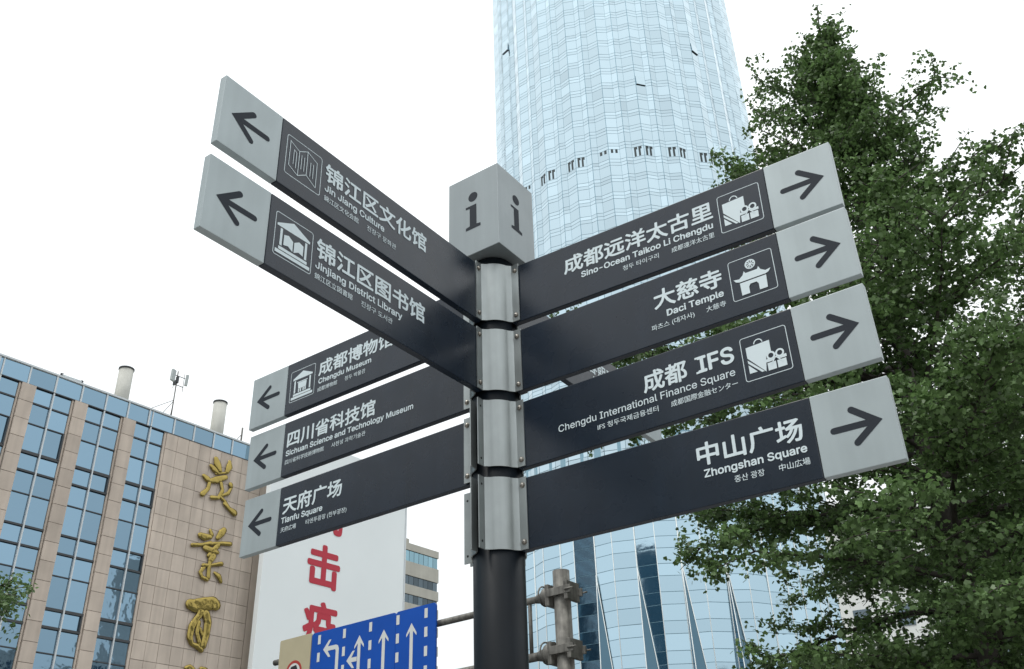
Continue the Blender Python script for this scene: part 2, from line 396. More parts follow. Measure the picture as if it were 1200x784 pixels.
# clamps: four quarter shells per level
def shell_profile(a0, a1):
    """plan outline of a sheet-steel quarter shell between arm directions a0 and a1 (a1 = a0 + 90 deg)"""
    T = .004; off = TH / 2 + .0012; Ro = .0935; fl = .1315; fin = .099
    def pt(a, r, sgn, k): return Vector((cos(a) * r - sgn * sin(a) * k, sin(a) * r + sgn * cos(a) * k))
    n = 12; da = .33
    inner = [pt(a0, fl, 1, off), pt(a0, fin, 1, off)] + [Vector((cos(a) * (Ro - T), sin(a) * (Ro - T))) for a in [a0 + da + (a1 - a0 - 2 * da) * k / n for k in range(n + 1)]] + [pt(a1, fin, -1, off), pt(a1, fl, -1, off)]
    da -= .03
    outer = [pt(a0, fl, 1, off + T), pt(a0, fin + .002, 1, off + T)] + [Vector((cos(a) * Ro, sin(a) * Ro)) for a in [a0 + .36 + (a1 - a0 - .72) * k / n for k in range(n + 1)]] + [pt(a1, fin + .002, -1, off + T), pt(a1, fl, -1, off + T)]
    return [(p.x, p.y) for p in inner] + [(p.x, p.y) for p in outer[::-1]]
dirs = {'R': aR, 'D': aD, 'B': aR + pi, 'A': aR - pi / 2}
have = {1: 'RDBA', 2: 'RBA', 3: 'RB', 4: 'R'}
bb = BM(); tube(bb, [(0, 0, 0), (0, 0, .0015)], .0105, 12)
for f in bb.faces: f.smooth = False
tube(bb, [(0, 0, .0015), (0, 0, .004), (0, 0, .0065), (0, 0, .008)], [.0082, .008, .006, .0025], 10)
bolt_me = bpy.data.meshes.new('bolt'); bb.to_mesh(bolt_me); bb.free(); bolt_me.materials.append(M['bolt'])
hb = BM(); tube(hb, [(0, 0, 0), (0, 0, .0006)], .0042, 12); hole_me = bpy.data.meshes.new('bolt_hole'); hb.to_mesh(hole_me); hb.free(); hole_me.materials.append(M['hole'])
for lv in range(1, 5):
    zc = ZT - PS * (lv - 1) - PH / 2
    for nm, nx in (('A', 'R'), ('R', 'D'), ('D', 'B'), ('B', 'A')):
        a0 = dirs[nm]; a1 = a0 + pi / 2
        bm = BM(); prism(bm, shell_profile(a0, a1), -PH / 2 + .002, PH / 2 + .004)
        for f in bm.faces:
            if len(f.verts) == 4: f.smooth = True
        try: pass
        finally: pass
        o = link('clamp_shell', bm, M['steel'], fp); o.location = (0, 0, zc)
        md = o.modifiers.new('edges', 'EDGE_SPLIT'); md.split_angle = R(28)
        for a, sg, arm in ((a0, 1, nm), (a1, -1, nx)):
            for zz in (-.098, .1):
                k = TH / 2 + .0052
                p = Vector((cos(a) * .1165 - sg * sin(a) * k, sin(a) * .1165 + sg * cos(a) * k, zz))
                nrm = Vector((-sg * sin(a), sg * cos(a), 0))
                bo = link('bolt' if arm in have[lv] else 'bolt_hole', bolt_me if arm in have[lv] else hole_me, None, o)
                bo.location = p; bo.rotation_euler = nrm.to_track_quat('Z', 'Y').to_euler()
# information cube
CS, CH = .2451, .3912
cb = BM(); box(cb, -CS / 2, CS / 2, -CS / 2, CS / 2, 0, CH, bevel=.0025)
cube = link('information_cube', cb, M['cube'], fp); cube.location = (0, 0, 2.1926 + EYE); cube.rotation_euler = (0, 0, -.6013)
def letter_i(fm):
    P = Print()
    P.disc((0, .277), .0225, 32)
    P.poly([(-.036, .236), (.0165, .236), (.0165, .138), (.036, .134), (.036, .121), (-.036, .121), (-.036, .134), (-.0165, .138), (-.0165, .224), (-.036, .226)])
    P.finish('letter_i', M['arrowp'], cube, fm)
letter_i(lambda u, v, d: (u, -CS / 2 - .0006 - d, v))
letter_i(lambda u, v, d: (CS / 2 + .0006 + d, u, v))
letter_i(lambda u, v, d: (-u, CS / 2 + .0006 + d, v))
letter_i(lambda u, v, d: (-CS / 2 - .0006 - d, -u, v))

# ================================================================ LEFT OFFICE BUILDING (tiles, window strips, gold characters)
FO = Vector((-16.464, 41.880, 0)); FA = R(50.9)
ob = empty('office_building', FO, FA)      # local x = along facade to the right, local -y = outwards
tag(ob, 'beige stone tiled building at the left with blue window strips and gold characters', 'building')
boxm('wall', M['joint'], ob, -16, 9.0, .12, 14, 0, 21.55)
boxm('roof_slab', M['conc'], ob, -16, 9.0, .15, 14, 21.55, 22.28)
boxm('roof_rail', M['mull'], ob, -16, 9.0, -.10, .10, 22.42, 22.5)
rungs = [22.42, 21.6, 20.86, 19.93, 18.67, 17.87, 16.93, 15.63, 14.86, 13.95, 12.61, 11.9, 10.92, 9.6, 8.85, 7.95, 6.6, 5.85, 4.95, 3.6]
thick = {20.86: .04, 18.67: .075, 17.87: .05, 15.63: .05, 14.86: .05, 12.61: .07, 11.9: .06}
_me = {}
def cached_box(key, m, *a, bevel=0):
    k = (key,) + tuple(round(v, 3) for v in a)
    if k not in _me:
        b = BM(); box(b, *a, bevel=bevel); d = bpy.data.meshes.new(key); b.to_mesh(d); b.free(); d.materials.append(m); _me[k] = d
    return _me[k]
rnd = random.Random(5)
def tile_at(x0, x1, z0, z1, y=0.0):
    w_, h_ = x1 - x0 - .016, z1 - z0 - .020
    o = link('stone_tile', cached_box('stone_tile', M['tile'], 0, w_, -.05, .06, 0, h_), None, ob)
    o.location = (x0 + .008, y + rnd.uniform(-.004, .004), z0 + .012); return o
zr = [21.6 - .797 * k for k in range(0, 17)]
xs = [.06 + .612 * k for k in range(0, 10)]
for i in range(16):
    for j in range(9):
        if xs[j] > 5.2: continue
        tile_at(xs[j], xs[j + 1], zr[i + 1], zr[i])
boxm('stone_wall_lower', M['tile'], ob, .06, 5.6, -.045, .1, 0, zr[16] - .01)
boxm('stone_wall_side', M['tile'], ob, 5.6, 9.0, -.045, .1, 0, 21.58)
piers = [-9.38, -7.03, -4.66, -2.30]
for x in piers:
    for i in range(16): tile_at(x + .09, x + .71, zr[i + 1], zr[i], -.06)
    boxm('pier_edge', M['tile'], ob, x, x + .075, -.02, .1, zr[16], 21.6)
    boxm('stone_pier', M['tile'], ob, x, x + .71, -.1, .1, 0, zr[16] - .01)
boxm('pier_edge', M['tile'], ob, -.06, .05, -.03, .1, 0, 21.6)
cols = [(-11.6, -10.5, -9.38), (-8.67, -7.85, -7.03), (-6.32, -5.5, -4.66), (-3.95, -3.14, -2.30), (-1.59, -.80, -.06)]
panes = 0
for x0, xm, x1 in cols:
    for a, c in ((x0, xm), (xm, x1)):
        for i in range(1, len(rungs) - 1):
            zt, zb = rungs[i], rungs[i + 1]
            w_, h_ = c - a - .05, zt - zb - .04
            o = link('window_pane', cached_box('window_pane', M['bglass'], -w_ / 2, w_ / 2, -.008, .008, -h_ / 2, h_ / 2), None, ob)
            o.location = ((a + c) / 2, .045, (zt + zb) / 2); o.rotation_euler = (R(rnd.gauss(0, .5)), 0, R(rnd.gauss(0, .45)))
    b = BM(); box(b, xm - .03, xm + .03, -.06, .06, 3.6, 22.42); link('mullion', b, M['mull'], ob)
    for z in rungs[1:]:
        t = thick.get(z, .028) * .8
        for a, c in ((x0, xm - .042), (xm + .042, x1)):
            o = link('window_rail', cached_box('window_rail', M['dframe'], 0, c - a, -.012 if t < .035 else -.04, .06, -t, t), None, ob); o.location = (a, 0, z)
for a, z0, z1 in ((-4.74, 18.70, 19.9), (-7.11, 13.98, 14.83), (-.14, 17.9, 18.6), (-7.1, 18.7, 19.9), (-2.38, 17.9, 18.65), (-.14, 14.9, 15.6), (-2.38, 11.94, 12.57)):
    boxm('casement_frame', M['dframe'], ob, a, a + .05, -.06, .03, z0, z1)
# roof glass band
ms = [-11.5, -10.35, -9.2, -8.05, -6.70, -5.52, -4.31, -3.15, -2.05, -.98, .36, 1.46, 2.58, 3.67, 4.75, 5.9, 7.05, 8.2]
for a, c in zip(ms, ms[1:]):
    w_ = c - a - .07
    o = link('window_pane', cached_box('window_pane', M['bglass'], -w_ / 2, w_ / 2, -.008, .008, -.38, .38), None, ob)
    o.location = ((a + c) / 2, -.02, 22.02); o.rotation_euler = (R(rnd.gauss(0, .4)), 0, R(rnd.gauss(0, .5)))
    boxm('mullion', M['mull'], ob, a - .035, a + .035, -.075, .08, 21.61, 22.42)
boxm('cornice_rail', M['dframe'], ob, -16, 9, -.06, .1, 21.585, 21.63)
# gold calligraphic characters: brush strokes in facade coordinates, thick and rounded
def fac(x, y):      # photo-zoom picture position -> facade metres, from the survey of the facade
    return x, y
def gold_char(strokes, depth=.16):
    bm = BM()
    for st in strokes:
        pts = st; n = len(pts)
        # flattened bead chain along the stroke
        P = [Vector((x, 0, z)) for x, z, r in pts]; rad = [r * 1.18 for *_, r in pts]
        Q, RR = [], []
        for i in range(n - 1):
            m_ = 5
            for k in range(m_):
                t = k / m_; Q.append(P[i].lerp(P[i + 1], t)); RR.append(rad[i] * (1 - t) + rad[i + 1] * t)
        Q.append(P[-1]); RR.append(rad[-1])
        d0 = (Q[0] - Q[1]).normalized(); d1 = (Q[-1] - Q[-2]).normalized()
        pre = [(Q[0] + d0 * RR[0] * s, RR[0] * c) for s, c in ((1.0, .12), (.87, .5), (.5, .87))]
        post = [(Q[-1] + d1 * RR[-1] * s, RR[-1] * c) for s, c in ((.5, .87), (.87, .5), (1.0, .12))]
        allp = [p for p, _ in pre] + Q + [p for p, _ in post]; allr = [r for _, r in pre] + RR + [r for _, r in post]
        v0 = len(bm.verts)
        tube(bm, allp, allr, 12)
    bm.verts.ensure_lookup_table()
    for v in bm.verts: v.co.y = max(-.045, min(.05, v.co.y * .42)) - .13 - .0015 * (v.index % 7)
    return link('gold_character', bm, M['gold'], ob)
for strokes in (
    [[(2.8, 21.07, 0.116), (2.92, 20.82, 0.179), (3.1, 20.56, 0.105)], [(3.58, 21.16, 0.084), (3.59, 20.91, 0.158), (3.49, 20.61, 0.095)], [(2.57, 20.65, 0.084), (2.75, 20.54, 0.127), (2.95, 20.43, 0.095)], [(2.91, 20.34, 0.053), (3.5, 20.57, 0.053)], [(2.27, 20.04, 0.095), (2.47, 19.94, 0.137), (2.64, 19.86, 0.084)], [(2.64, 19.89, 0.105), (2.95, 20.03, 0.158), (3.47, 20.32, 0.105)], [(2.61, 19.8, 0.084), (2.58, 19.48, 0.084), (2.31, 19.13, 0.116)], [(3.25, 19.95, 0.084), (3.38, 19.6, 0.084), (3.2, 19.19, 0.084), (2.84, 19.11, 0.095)], [(3.79, 20.02, 0.116), (3.82, 19.93, 0.095)], [(3.88, 19.94, 0.053), (3.71, 19.56, 0.084), (3.42, 19.36, 0.063)], [(3.24, 19.31, 0.074), (3.54, 19.14, 0.074), (3.8, 18.88, 0.095), (4.02, 18.72, 0.084)], [(3.59, 18.99, 0.084), (3.86, 18.82, 0.095), (4.19, 18.69, 0.148)]],
    [[(2.52, 17.16, 0.127), (2.73, 17.13, 0.158), (3.05, 17.21, 0.095)], [(3.0, 17.51, 0.074), (3.11, 17.33, 0.095)], [(3.74, 17.71, 0.127), (3.62, 17.54, 0.158), (3.44, 17.25, 0.095)], [(2.16, 16.61, 0.084), (2.67, 16.75, 0.074), (3.12, 16.92, 0.095)], [(3.12, 16.9, 0.074), (3.69, 17.05, 0.084), (4.18, 17.14, 0.095)], [(2.87, 16.63, 0.127), (3.22, 16.58, 0.148), (3.54, 16.58, 0.084)], [(3.53, 16.93, 0.105), (3.28, 16.6, 0.116), (3.09, 16.32, 0.095)], [(3.34, 16.35, 0.137), (3.23, 16.15, 0.127)], [(3.21, 16.14, 0.095), (3.19, 15.81, 0.084), (3.22, 15.32, 0.095)], [(2.88, 15.81, 0.095), (3.32, 15.92, 0.063), (3.83, 16.1, 0.095)], [(2.94, 15.76, 0.074), (2.76, 15.47, 0.084), (2.88, 15.27, 0.084), (3.16, 15.21, 0.084)], [(3.52, 15.6, 0.063), (3.77, 15.49, 0.116), (3.9, 15.28, 0.084)]],
    [[(2.48, 13.95, 0.211), (2.72, 13.93, 0.264), (3.14, 14.08, 0.264), (3.64, 14.22, 0.264), (3.78, 14.17, 0.232)], [(3.12, 13.72, 0.127), (2.91, 13.41, 0.127), (2.7, 13.0, 0.148), (2.67, 12.53, 0.137), (2.79, 12.31, 0.105)], [(3.36, 13.66, 0.169), (3.5, 13.33, 0.169), (3.49, 12.76, 0.148), (3.42, 12.28, 0.127)], [(2.82, 12.27, 0.084), (3.1, 12.21, 0.105), (3.34, 12.08, 0.105)], [(3.05, 13.25, 0.084), (3.01, 12.77, 0.095), (3.26, 12.25, 0.105)], [(3.02, 13.77, 0.127), (3.01, 13.52, 0.127)], [(3.15, 12.98, 0.063), (3.3, 12.72, 0.074)]],
    [[(2.72, 11.21, 0.105), (2.87, 11.26, 0.127), (3.05, 11.17, 0.127)], [(3.46, 11.29, 0.095), (3.69, 11.28, 0.095)], [(2.8, 11.0, 0.095), (2.65, 10.62, 0.105)], [(2.98, 10.57, 0.095), (3.61, 10.7, 0.095), (3.69, 10.22, 0.095)], [(2.98, 10.57, 0.095), (3.05, 10.14, 0.095)], [(3.24, 9.99, 0.084), (3.02, 9.7, 0.105)], [(3.55, 10.02, 0.084), (3.91, 9.8, 0.116)]],
):
    gold_char(strokes)


# chimneys, roof fittings
for x, r_c, zt in ((-2.2, .33, 24.3), (3.05, .33, 24.45)):
    c = empty('c'); bpy.data.objects.remove(c)
    b = BM(); tube(b, [(x, .55, 21.6), (x, .55, zt)], r_c, 28); ch = link('chimney', b, M['chim'], ob)
    b = BM(); tube(b, [(x, .55, zt - .04), (x, .55, zt + .03)], r_c + .03, 28); link('rim', b, M['dframe'], ch)
def loc(x, y, z): return (FO.x + x * cos(FA) - y * sin(FA), FO.y + x * sin(FA) + y * cos(FA), z)
am = empty('antenna_mast', loc(.48, .6, 22.28), FA)
tag(am, 'slim steel mast carrying grey phone antennas on the roof between the two round chimneys', 'antenna mast')
b = BM(); tube(b, [(0, 0, 0), (0, 0, 3.0)], .03, 8); link('pole', b, M['galv'], am)
for p0, p1 in (((0, 0, 1.35), (-.75, 0, .05)), ((0, 0, 1.4), (-1.3, .3, .45)), ((0, 0, 1.35), (.25, .6, 0))):
    b = BM(); tube(b, [p0, p1], .014, 6); link('stay', b, M['dframe'], am)
for x, h, w_, rz in ((-.27, .62, .24, .3), (.50, .60, .15, -.5)):
    o = boxm('antenna_panel', M['pv'], am, -w_ / 2, w_ / 2, -.06, .06, -h / 2, h / 2, bevel=.015); o.location = (x, -.05, 2.66); o.rotation_euler = (0, .04, rz)
    b = BM(); tube(b, [(x + (.12 if x < 0 else -.12), 0, 2.0), (x + (.12 if x < 0 else -.12), 0, 3.0)], .014, 6); link('antenna_rod', b, M['galv'], am)
b = BM(); tube(b, [(-.2, 0, 2.75), (.42, 0, 2.75)], .02, 6); tube(b, [(-.14, 0, 2.25), (.4, 0, 2.25)], .02, 6); link('crossbar', b, M['dframe'], am)
boxm('radio_box', M['dframe'], am, -.16, -.06, -.06, .06, 2.2, 2.45); boxm('radio_box', M['dframe'], am, -.04, .07, -.07, .05, 2.35, 2.7)
boxm('base_box', M['dframe'], am, -.16, .05, -.1, .1, 0, .25)
am2 = empty('roof_post', loc(4.5, .5, 22.28), FA); tag(am2, 'thin braced steel post on the roof right of the right chimney', 'post')
b = BM(); tube(b, [(0, 0, 0), (0, 0, 1.25)], .045, 8); link('pole', b, M['galv'], am2)
b = BM(); tube(b, [(-.03, 0, .85), (-.55, .1, .02)], .016, 6); link('stay', b, M['dframe'], am2)
fl = empty('roof_floodlight', loc(-4.75, .1, 22.5), FA); tag(fl, 'long white tube floodlight on the roof edge above the window strips', 'floodlight')
b = BM(); tube(b, [(-.55, 0, .13), (.35, 0, .13)], .055, 12); link('lamp_tube', b, M['mull'], fl)
boxm('bracket', M['dframe'], fl, -.62, -.5, -.04, .04, -.0, .2); boxm('bracket', M['dframe'], fl, .33, .43, -.04, .04, -.0, .2)

# ================================================================ WHITE BANNER BOARD with red characters
BO_ = FO + Vector((sin(FA), -cos(FA), 0)) * 1.2
bn = empty('banner_board', BO_, R(49.8))
tag(bn, 'tall white board with a vertical row of red Chinese characters beside the tiled building', 'billboard')
BU = lambda s: s
boxm('board', M['banner'], bn, 5.29, 14.35, .0, .35, 4.0, 23.25, bevel=.02)
boxm('board_edge', M['mull'], bn, 14.352, 14.44, -.03, .36, 3.95, 23.3)
fmB = lambda u, v, d: (u, -.012 - d, v)
for chs, z0 in (('抗', 18.50), ('击', 15.70), ('疫', 12.85), ('情', 10.0)):
    text('red_character', chs, 7.87, 9.95, z0, 2.2, M['red'], bn, fmB, .075, chs, lift=0)
for x in (6, 13): boxm('strut', M['galv'], bn, x, x + .15, .05, .2, 0, 4.0)

# ================================================================ FAR BUILDING right of the banner
fo = empty('concrete_block', (-8.968, 84.526, 0), R(49.8))
tag(fo, 'distant beige concrete building with dark ribbon windows just right of the white board', 'building')
boxm('wall', M['conc'], fo, -12, 2.52, .15, 16, 0, 30.0)
bands = [(29.98, 29.38), (28.36, 27.16), (26.34, 25.52), (24.75, 23.95), (23.2, 22.4), (21.6, 20.8), (20, 19.2)]
zs = [30.0, 29.38, 28.37, 27.15, 26.34, 25.52, 24.75, 23.95, 23.2, 22.4, 21.6, 20.8, 20, 19.2, 18.4]
for i in range(0, len(zs) - 1, 2):
    boxm('spandrel', M['conc'], fo, -12, 2.55, -.05, .148, zs[i + 1], zs[i])
    if i + 2 < len(zs):
        zt, zb = zs[i + 1], zs[i + 2]
        for k in range(8):
            x = 2.5 - .58 * (k + 1)
            o = link('window_pane', cached_box('far_pane%d' % (i == 0), M['fglassb'] if i == 0 else M['fglass'], 0, .54, 0, .03, 0, round(zt - zb - .04, 2)), None, fo); o.data.name = 'window_pane'; o.location = (x, .05, zb + .02)
boxm('spandrel', M['conc'], fo, -12, 2.55, -.05, .148, 0, zs[-1])
boxm('penthouse', M['conc'], fo, -6, -.35, .8, 5, 30.0, 30.75); boxm('roof_tank', M['swhite'], fo, -1.65, -1.25, .3, .7, 30.02, 31.05)
boxm('roof_rubble', M['wall'], fo, .9, 2.1, .4, 1.2, 30.0, 30.22, bevel=.04); boxm('roof_rubble', M['dframe'], fo, .35, .62, .4, .8, 30.0, 30.15)
b = BM(); tube(b, [(-1.2, .5, 30.7), (-1.2, .5, 32.6)], .02, 5); link('roof_aerial', b, M['galv'], fo)

# ================================================================ SIGN GANTRY, lane sign, small sign
GA = atan2(-.60453, .79658)
gt = empty('sign_gantry', (.5704, 13.488, 0), GA)
tag(gt, 'weathered grey steel post with clamped horizontal pipes just right of the fingerpost pole', 'gantry')
b = BM(); tube(b, [(0, 0, 0), (0, 0, 5.70)], .118, 28); link('post', b, M['galv'], gt)
for z, r_p in ((5.385, .05), (4.61, .06)):
    b = BM(); tube(b, [(-6.0, -.0, z), (-.12, -.0, z)], r_p, 14); link('pipe', b, M['galv'], gt)
    # clamp: plates either side, saddle, bolts
    b = BM(); box(b, -.16, .24, -.155, -.125, z - .05, z + .06, bevel=.006); box(b, -.16, .24, .125, .155, z - .05, z + .06, bevel=.006)
    box(b, -.19, -.13, -.15, .15, z - .17, z + .13, bevel=.01)
    box(b, .13, .19, -.15, .15, z - .13, z + .13, bevel=.01); link('clamp', b, M['galv'], gt)
    b = BM(); tube(b, [(-.42, 0, z - .0), (-.34, 0, z), (-.28, 0, z), (-.17, 0, z)], [r_p + .01, r_p + .025, r_p + .075, r_p + .095], 16); link('clamp_collar', b, M['galv'], gt)
    b = BM()
    for k in range(17):
        pass
    tube(b, [(-.31, .0 + (r_p + .085) * sin(q), z + .02 + (r_p + .085) * cos(q)) for q in [2 * pi * k / 16 for k in range(17)]], .012, 6); link('hose_clip', b, M['galv'], gt)
    for yy in (-.17, .17):
        b = BM(); tube(b, [(.155, yy - .0, z + .0), (.30, yy, z + .0)], .012, 6); link('clamp_bolt', b, M['galv'], gt)
b = BM(); tube(b, [(-.56, .0, 4.67), (-.56, .0, 5.335)], .028, 10); link('brace_pipe', b, M['galv'], gt)

ls = empty('lane_sign', (.5704, 13.488, 0), GA)
tag(ls, 'blue traffic lane sign with white arrows and dashed lane lines', 'traffic sign')
def rrect(x0, x1, y0, y1, r):
    p = []
    for cx, cy, a in ((x1 - r, y1 - r, 0), (x0 + r, y1 - r, pi / 2), (x0 + r, y0 + r, pi), (x1 - r, y0 + r, 1.5 * pi)):
        for k in range(5): q = a + pi / 2 * k / 4; p.append((cx + r * cos(q), cy + r * sin(q)))
    return p
def plate(name, m, par, x0, x1, z0, z1, y0, y1, r):
    b = BM(); prism(b, rrect(x0, x1, z0, z1, r), -y1, -y0)
    for v in b.verts: v.co = Vector((v.co.x, -v.co.z - 0, v.co.y))
    bmesh.ops.recalc_face_normals(b, faces=b.faces)
    return link(name, b, m, par)
plate('board', M['blue'], ls, -4.95, -3.047, 3.9, 5.67, -.13, -.10, .05)
plate('board', M['blue'], ls, -3.041, -2.22, 3.9, 5.67, -.13, -.10, .05)
boxm('back_rail', M['galv'], ls, -4.9, -2.3, -.098, -.062, 5.36, 5.42)
boxm('back_rail', M['galv'], ls, -4.9, -2.3, -.098, -.062, 4.6, 4.66)
fmS = lambda u, v, d: (u, -.1335 - d * 2, v)
P = Print(); P.poly([(-.032, 0), (.032, 0), (.032, -.145), (-.032, -.145)]); dash = P.finish('lane_dash', M['swhite'], ls, lambda u, v, d: (u, -.1335, v))
dash.location = (-4.765, 0, 5.615)
for x in (-4.765, -4.18, -3.59, -3.0, -2.415):
    for k in range(6):
        if x == -4.765 and k == 0: continue
        c = dash.copy(); COL.objects.link(c); c.parent = ls; c.location = (x, 0, 5.615 - k * .28)
def up_arrow(cx, top, bot, P):
    P.poly([(cx, top), (cx + .105, top - .155), (cx + .105, top - .2), (cx + .033, top - .12), (cx + .033, bot), (cx - .033, bot), (cx - .033, top - .12), (cx - .105, top - .2), (cx - .105, top - .155)])
for cx, top in ((-2.71, 5.445), (-3.295, 5.45)):
    P = Print(); up_arrow(cx, top, 4.1, P); P.finish('lane_arrow', M['swhite'], ls, fmS)
P = Print(); up_arrow(-3.83, 5.455, 4.1, P); P.poly([(-4.10, 5.10), (-3.97, 5.235), (-3.92, 5.235), (-3.99, 5.135), (-3.87, 5.135), (-3.87, 5.065), (-3.99, 5.065), (-3.92, 4.97), (-3.97, 4.97)])
P.finish('lane_arrow', M['swhite'], ls, fmS)
P = Print(); P.poly([(-4.66, 5.365), (-4.53, 5.50), (-4.48, 5.50), (-4.55, 5.40), (-4.36, 5.40), (-4.315, 5.38), (-4.29, 5.33), (-4.29, 4.1), (-4.36, 4.1), (-4.36, 5.30), (-4.375, 5.33), (-4.55, 5.33), (-4.48, 5.23), (-4.53, 5.23)])
P.finish('lane_arrow', M['swhite'], ls, fmS)
ps = empty('prohibition_sign', (.5704, 13.488, 0), GA)
tag(ps, 'beige sign plate with a red ring at the left end of the blue lane sign', 'traffic sign')
plate('plate', M['beige'], ps, -5.745, -4.965, 4.3, 5.685, -.13, -.10, .03)
P = Print(); P.ring((-5.345, 5.105), .178, .022, n=40); P.finish('red_ring', M['sred'], ps, fmS)
P = Print(); P.disc((-5.345, 5.105), .154, 32); P.finish('sign_face', M['swhite'], ps, fmS)
P = Print(); P.poly([(-5.45, 5.06), (-5.45, 5.15), (-5.41, 5.21), (-5.29, 5.225), (-5.25, 5.15), (-5.25, 5.03), (-5.40, 5.03)]); P.finish('symbol', M['black'], ps, lambda u, v, d: (u, -.1345, v))

# ================================================================ GLASS TOWER
TD, TR = 160.0, 26.1
TC = Vector((TD * sin(R(8.75)), TD * cos(R(8.75))))
tw = empty('glass_tower', (TC.x, TC.y, 0), R(-8.75))     # local -y faces the camera
tag(tw, 'tall round pale blue glass skyscraper with pleated facade rising behind the signs', 'skyscraper')
NM = 27; MD = 360 / NM
def ppt(theta, r):  t = R(theta); return Vector((r * sin(t), -r * cos(t)))
ZL = 59.0
hi_f, lo_f = [], []
for k in range(NM):
    t0 = -9.45 + MD * k
    th = [t0, t0 + 4.45, t0 + 8.6, t0 + 10.95, t0 + MD]; rr = [TR - .24, TR + .30, TR - .22, TR + .08, TR - .24]
    for i in range(4): hi_f.append((ppt(th[i], rr[i]), ppt(th[i + 1], rr[i + 1]), i, (th[i] + th[i + 1]) / 2))
    th = [t0, t0 + 6.3, t0 + MD]; rr = [TR - .15, TR + .3, TR - .15]
    for i in range(2): lo_f.append((ppt(th[i], rr[i]), ppt(th[i + 1], rr[i + 1]), i, (th[i] + th[i + 1]) / 2))
# backing (dark joints)
def ring_wall(fs, z0, z1):
    bm = BM(); 
    for a, c, *_ in fs:
        vs = [bm.verts.new((*a, z0)), bm.verts.new((*c, z0)), bm.verts.new((*c, z1)), bm.verts.new((*a, z1))]; bm.faces.new(vs)
    return bm
link('facade_joints', ring_wall(hi_f, ZL, 248), M['tjoint'], tw)
link('facade_joints', ring_wall(lo_f, 0, ZL), M['tjoint'], tw)
bm = BM(); prism(bm, [tuple(ppt(a, TR - 1)) for a in range(0, 360, 10)], 246, 248.2); link('roof', bm, M['conc'], tw)
def wrap(a): return (a + 180) % 360 - 180
rows_hi = []
z = ZL; 
base = 142.5 - 3.65 * 22
z = base
while z < 246:
    rows_hi += [(z, z + .7), (z + .7, z + 1.42), (z + 1.42, z + 3.65)]; z += 3.65
rows_hi = [(a, c) for a, c in rows_hi if a > ZL - 1 and c < 247]
rows_lo = []; z = 38.5 - 3.9 * 9
while z < rows_hi[0][0] - .5: rows_lo += [(z, z + 2.2), (z + 2.2, min(z + 3.9, rows_hi[0][0]))]; z += 3.9
rows_lo = [r for r in rows_lo if r[0] > 0 and r[1] - r[0] > .3]
rng = np.random.default_rng(3)
V, Fc, tint = [], [], []
single = []
for fs, rows, low in ((hi_f, rows_hi, 0), (lo_f, rows_lo, 1)):
    for a, c, i, th in fs:
        th = wrap(th)
        if abs(th) > 100: step = 1
        d = (c - a); L = d.length; d /= L; nrm = Vector((d.y, -d.x))
        side = 1.0
        for z0, z1 in rows:
            g = .034 if not low else .04
            if low and abs(th) < 62 and 26 < z0 < 53:
                single.append((a, d, L, nrm, z0, z1, i, th)); continue
            j = rng.uniform(-.012, .012); j2 = rng.uniform(-.008, .008)
            P0 = a + d * g + nrm * .05; P1 = a + d * (L - g) + nrm * .05
            n0 = len(V)
            V += [(*(P0 + nrm * j), z0 + g), (*(P1 - nrm * j), z0 + g), (*(P1 - nrm * j + nrm * j2), z1 - g), (*(P0 + nrm * j + nrm * j2), z1 - g)]
            Q0 = a + d * g; Q1 = a + d * (L - g)
            V += [(*Q0, z0 + g), (*Q1, z0 + g), (*Q1, z1 - g), (*Q0, z1 - g)]
            Fc += [(n0, n0 + 1, n0 + 2, n0 + 3), (n0 + 4, n0 + 5, n0 + 1, n0), (n0 + 3, n0 + 2, n0 + 6, n0 + 7), (n0, n0 + 3, n0 + 7, n0 + 4), (n0 + 1, n0 + 5, n0 + 6, n0 + 2)]
            tt = float(np.clip(rng.normal(1.0, .045), .85, 1.12)) * (1.0 if i in (0, 3) else 1.07); tint += [tt] * 8
me = bpy.data.meshes.new('glazing'); me.from_pydata(V, [], Fc); me.materials.append(M['tglass'])
at = me.attributes.new('tint', 'FLOAT', 'POINT'); at.data.foreach_set('value', np.array(tint, dtype=np.float32))
stuff(link('glazing', me, None, tw))
print('tower single panes', len(single))
single.sort(key=lambda q: abs(q[7]))
for a, d, L, nrm, z0, z1, i, th in single[:300]:
    wv, hv = round(L - .08, 2), round(z1 - z0 - .08, 2)
    o = link('glass_pane', cached_box('glass_pane', M['tglassobj'], 0, wv, -.05, .0, 0, hv), None, tw)
    p = a + d * .04; o.location = (p.x, p.y, z0 + .04); o.rotation_euler = (R(rng.normal(0, .25)), 0, atan2(d.y, d.x) + R(rng.normal(0, .3)))
if len(single) > 300:
    bm = BM()
    for a, d, L, nrm, z0, z1, i, th in single[300:]:
        p0 = a + d * .04 + nrm * .05; p1 = a + d * (L - .04) + nrm * .05
        bm.faces.new([bm.verts.new(q) for q in ((*p0, z0 + .04), (*p1, z0 + .04), (*p1, z1 - .04), (*p0, z1 - .04))])
    stuff(link('glazing', bm, M['tglassobj'], tw))
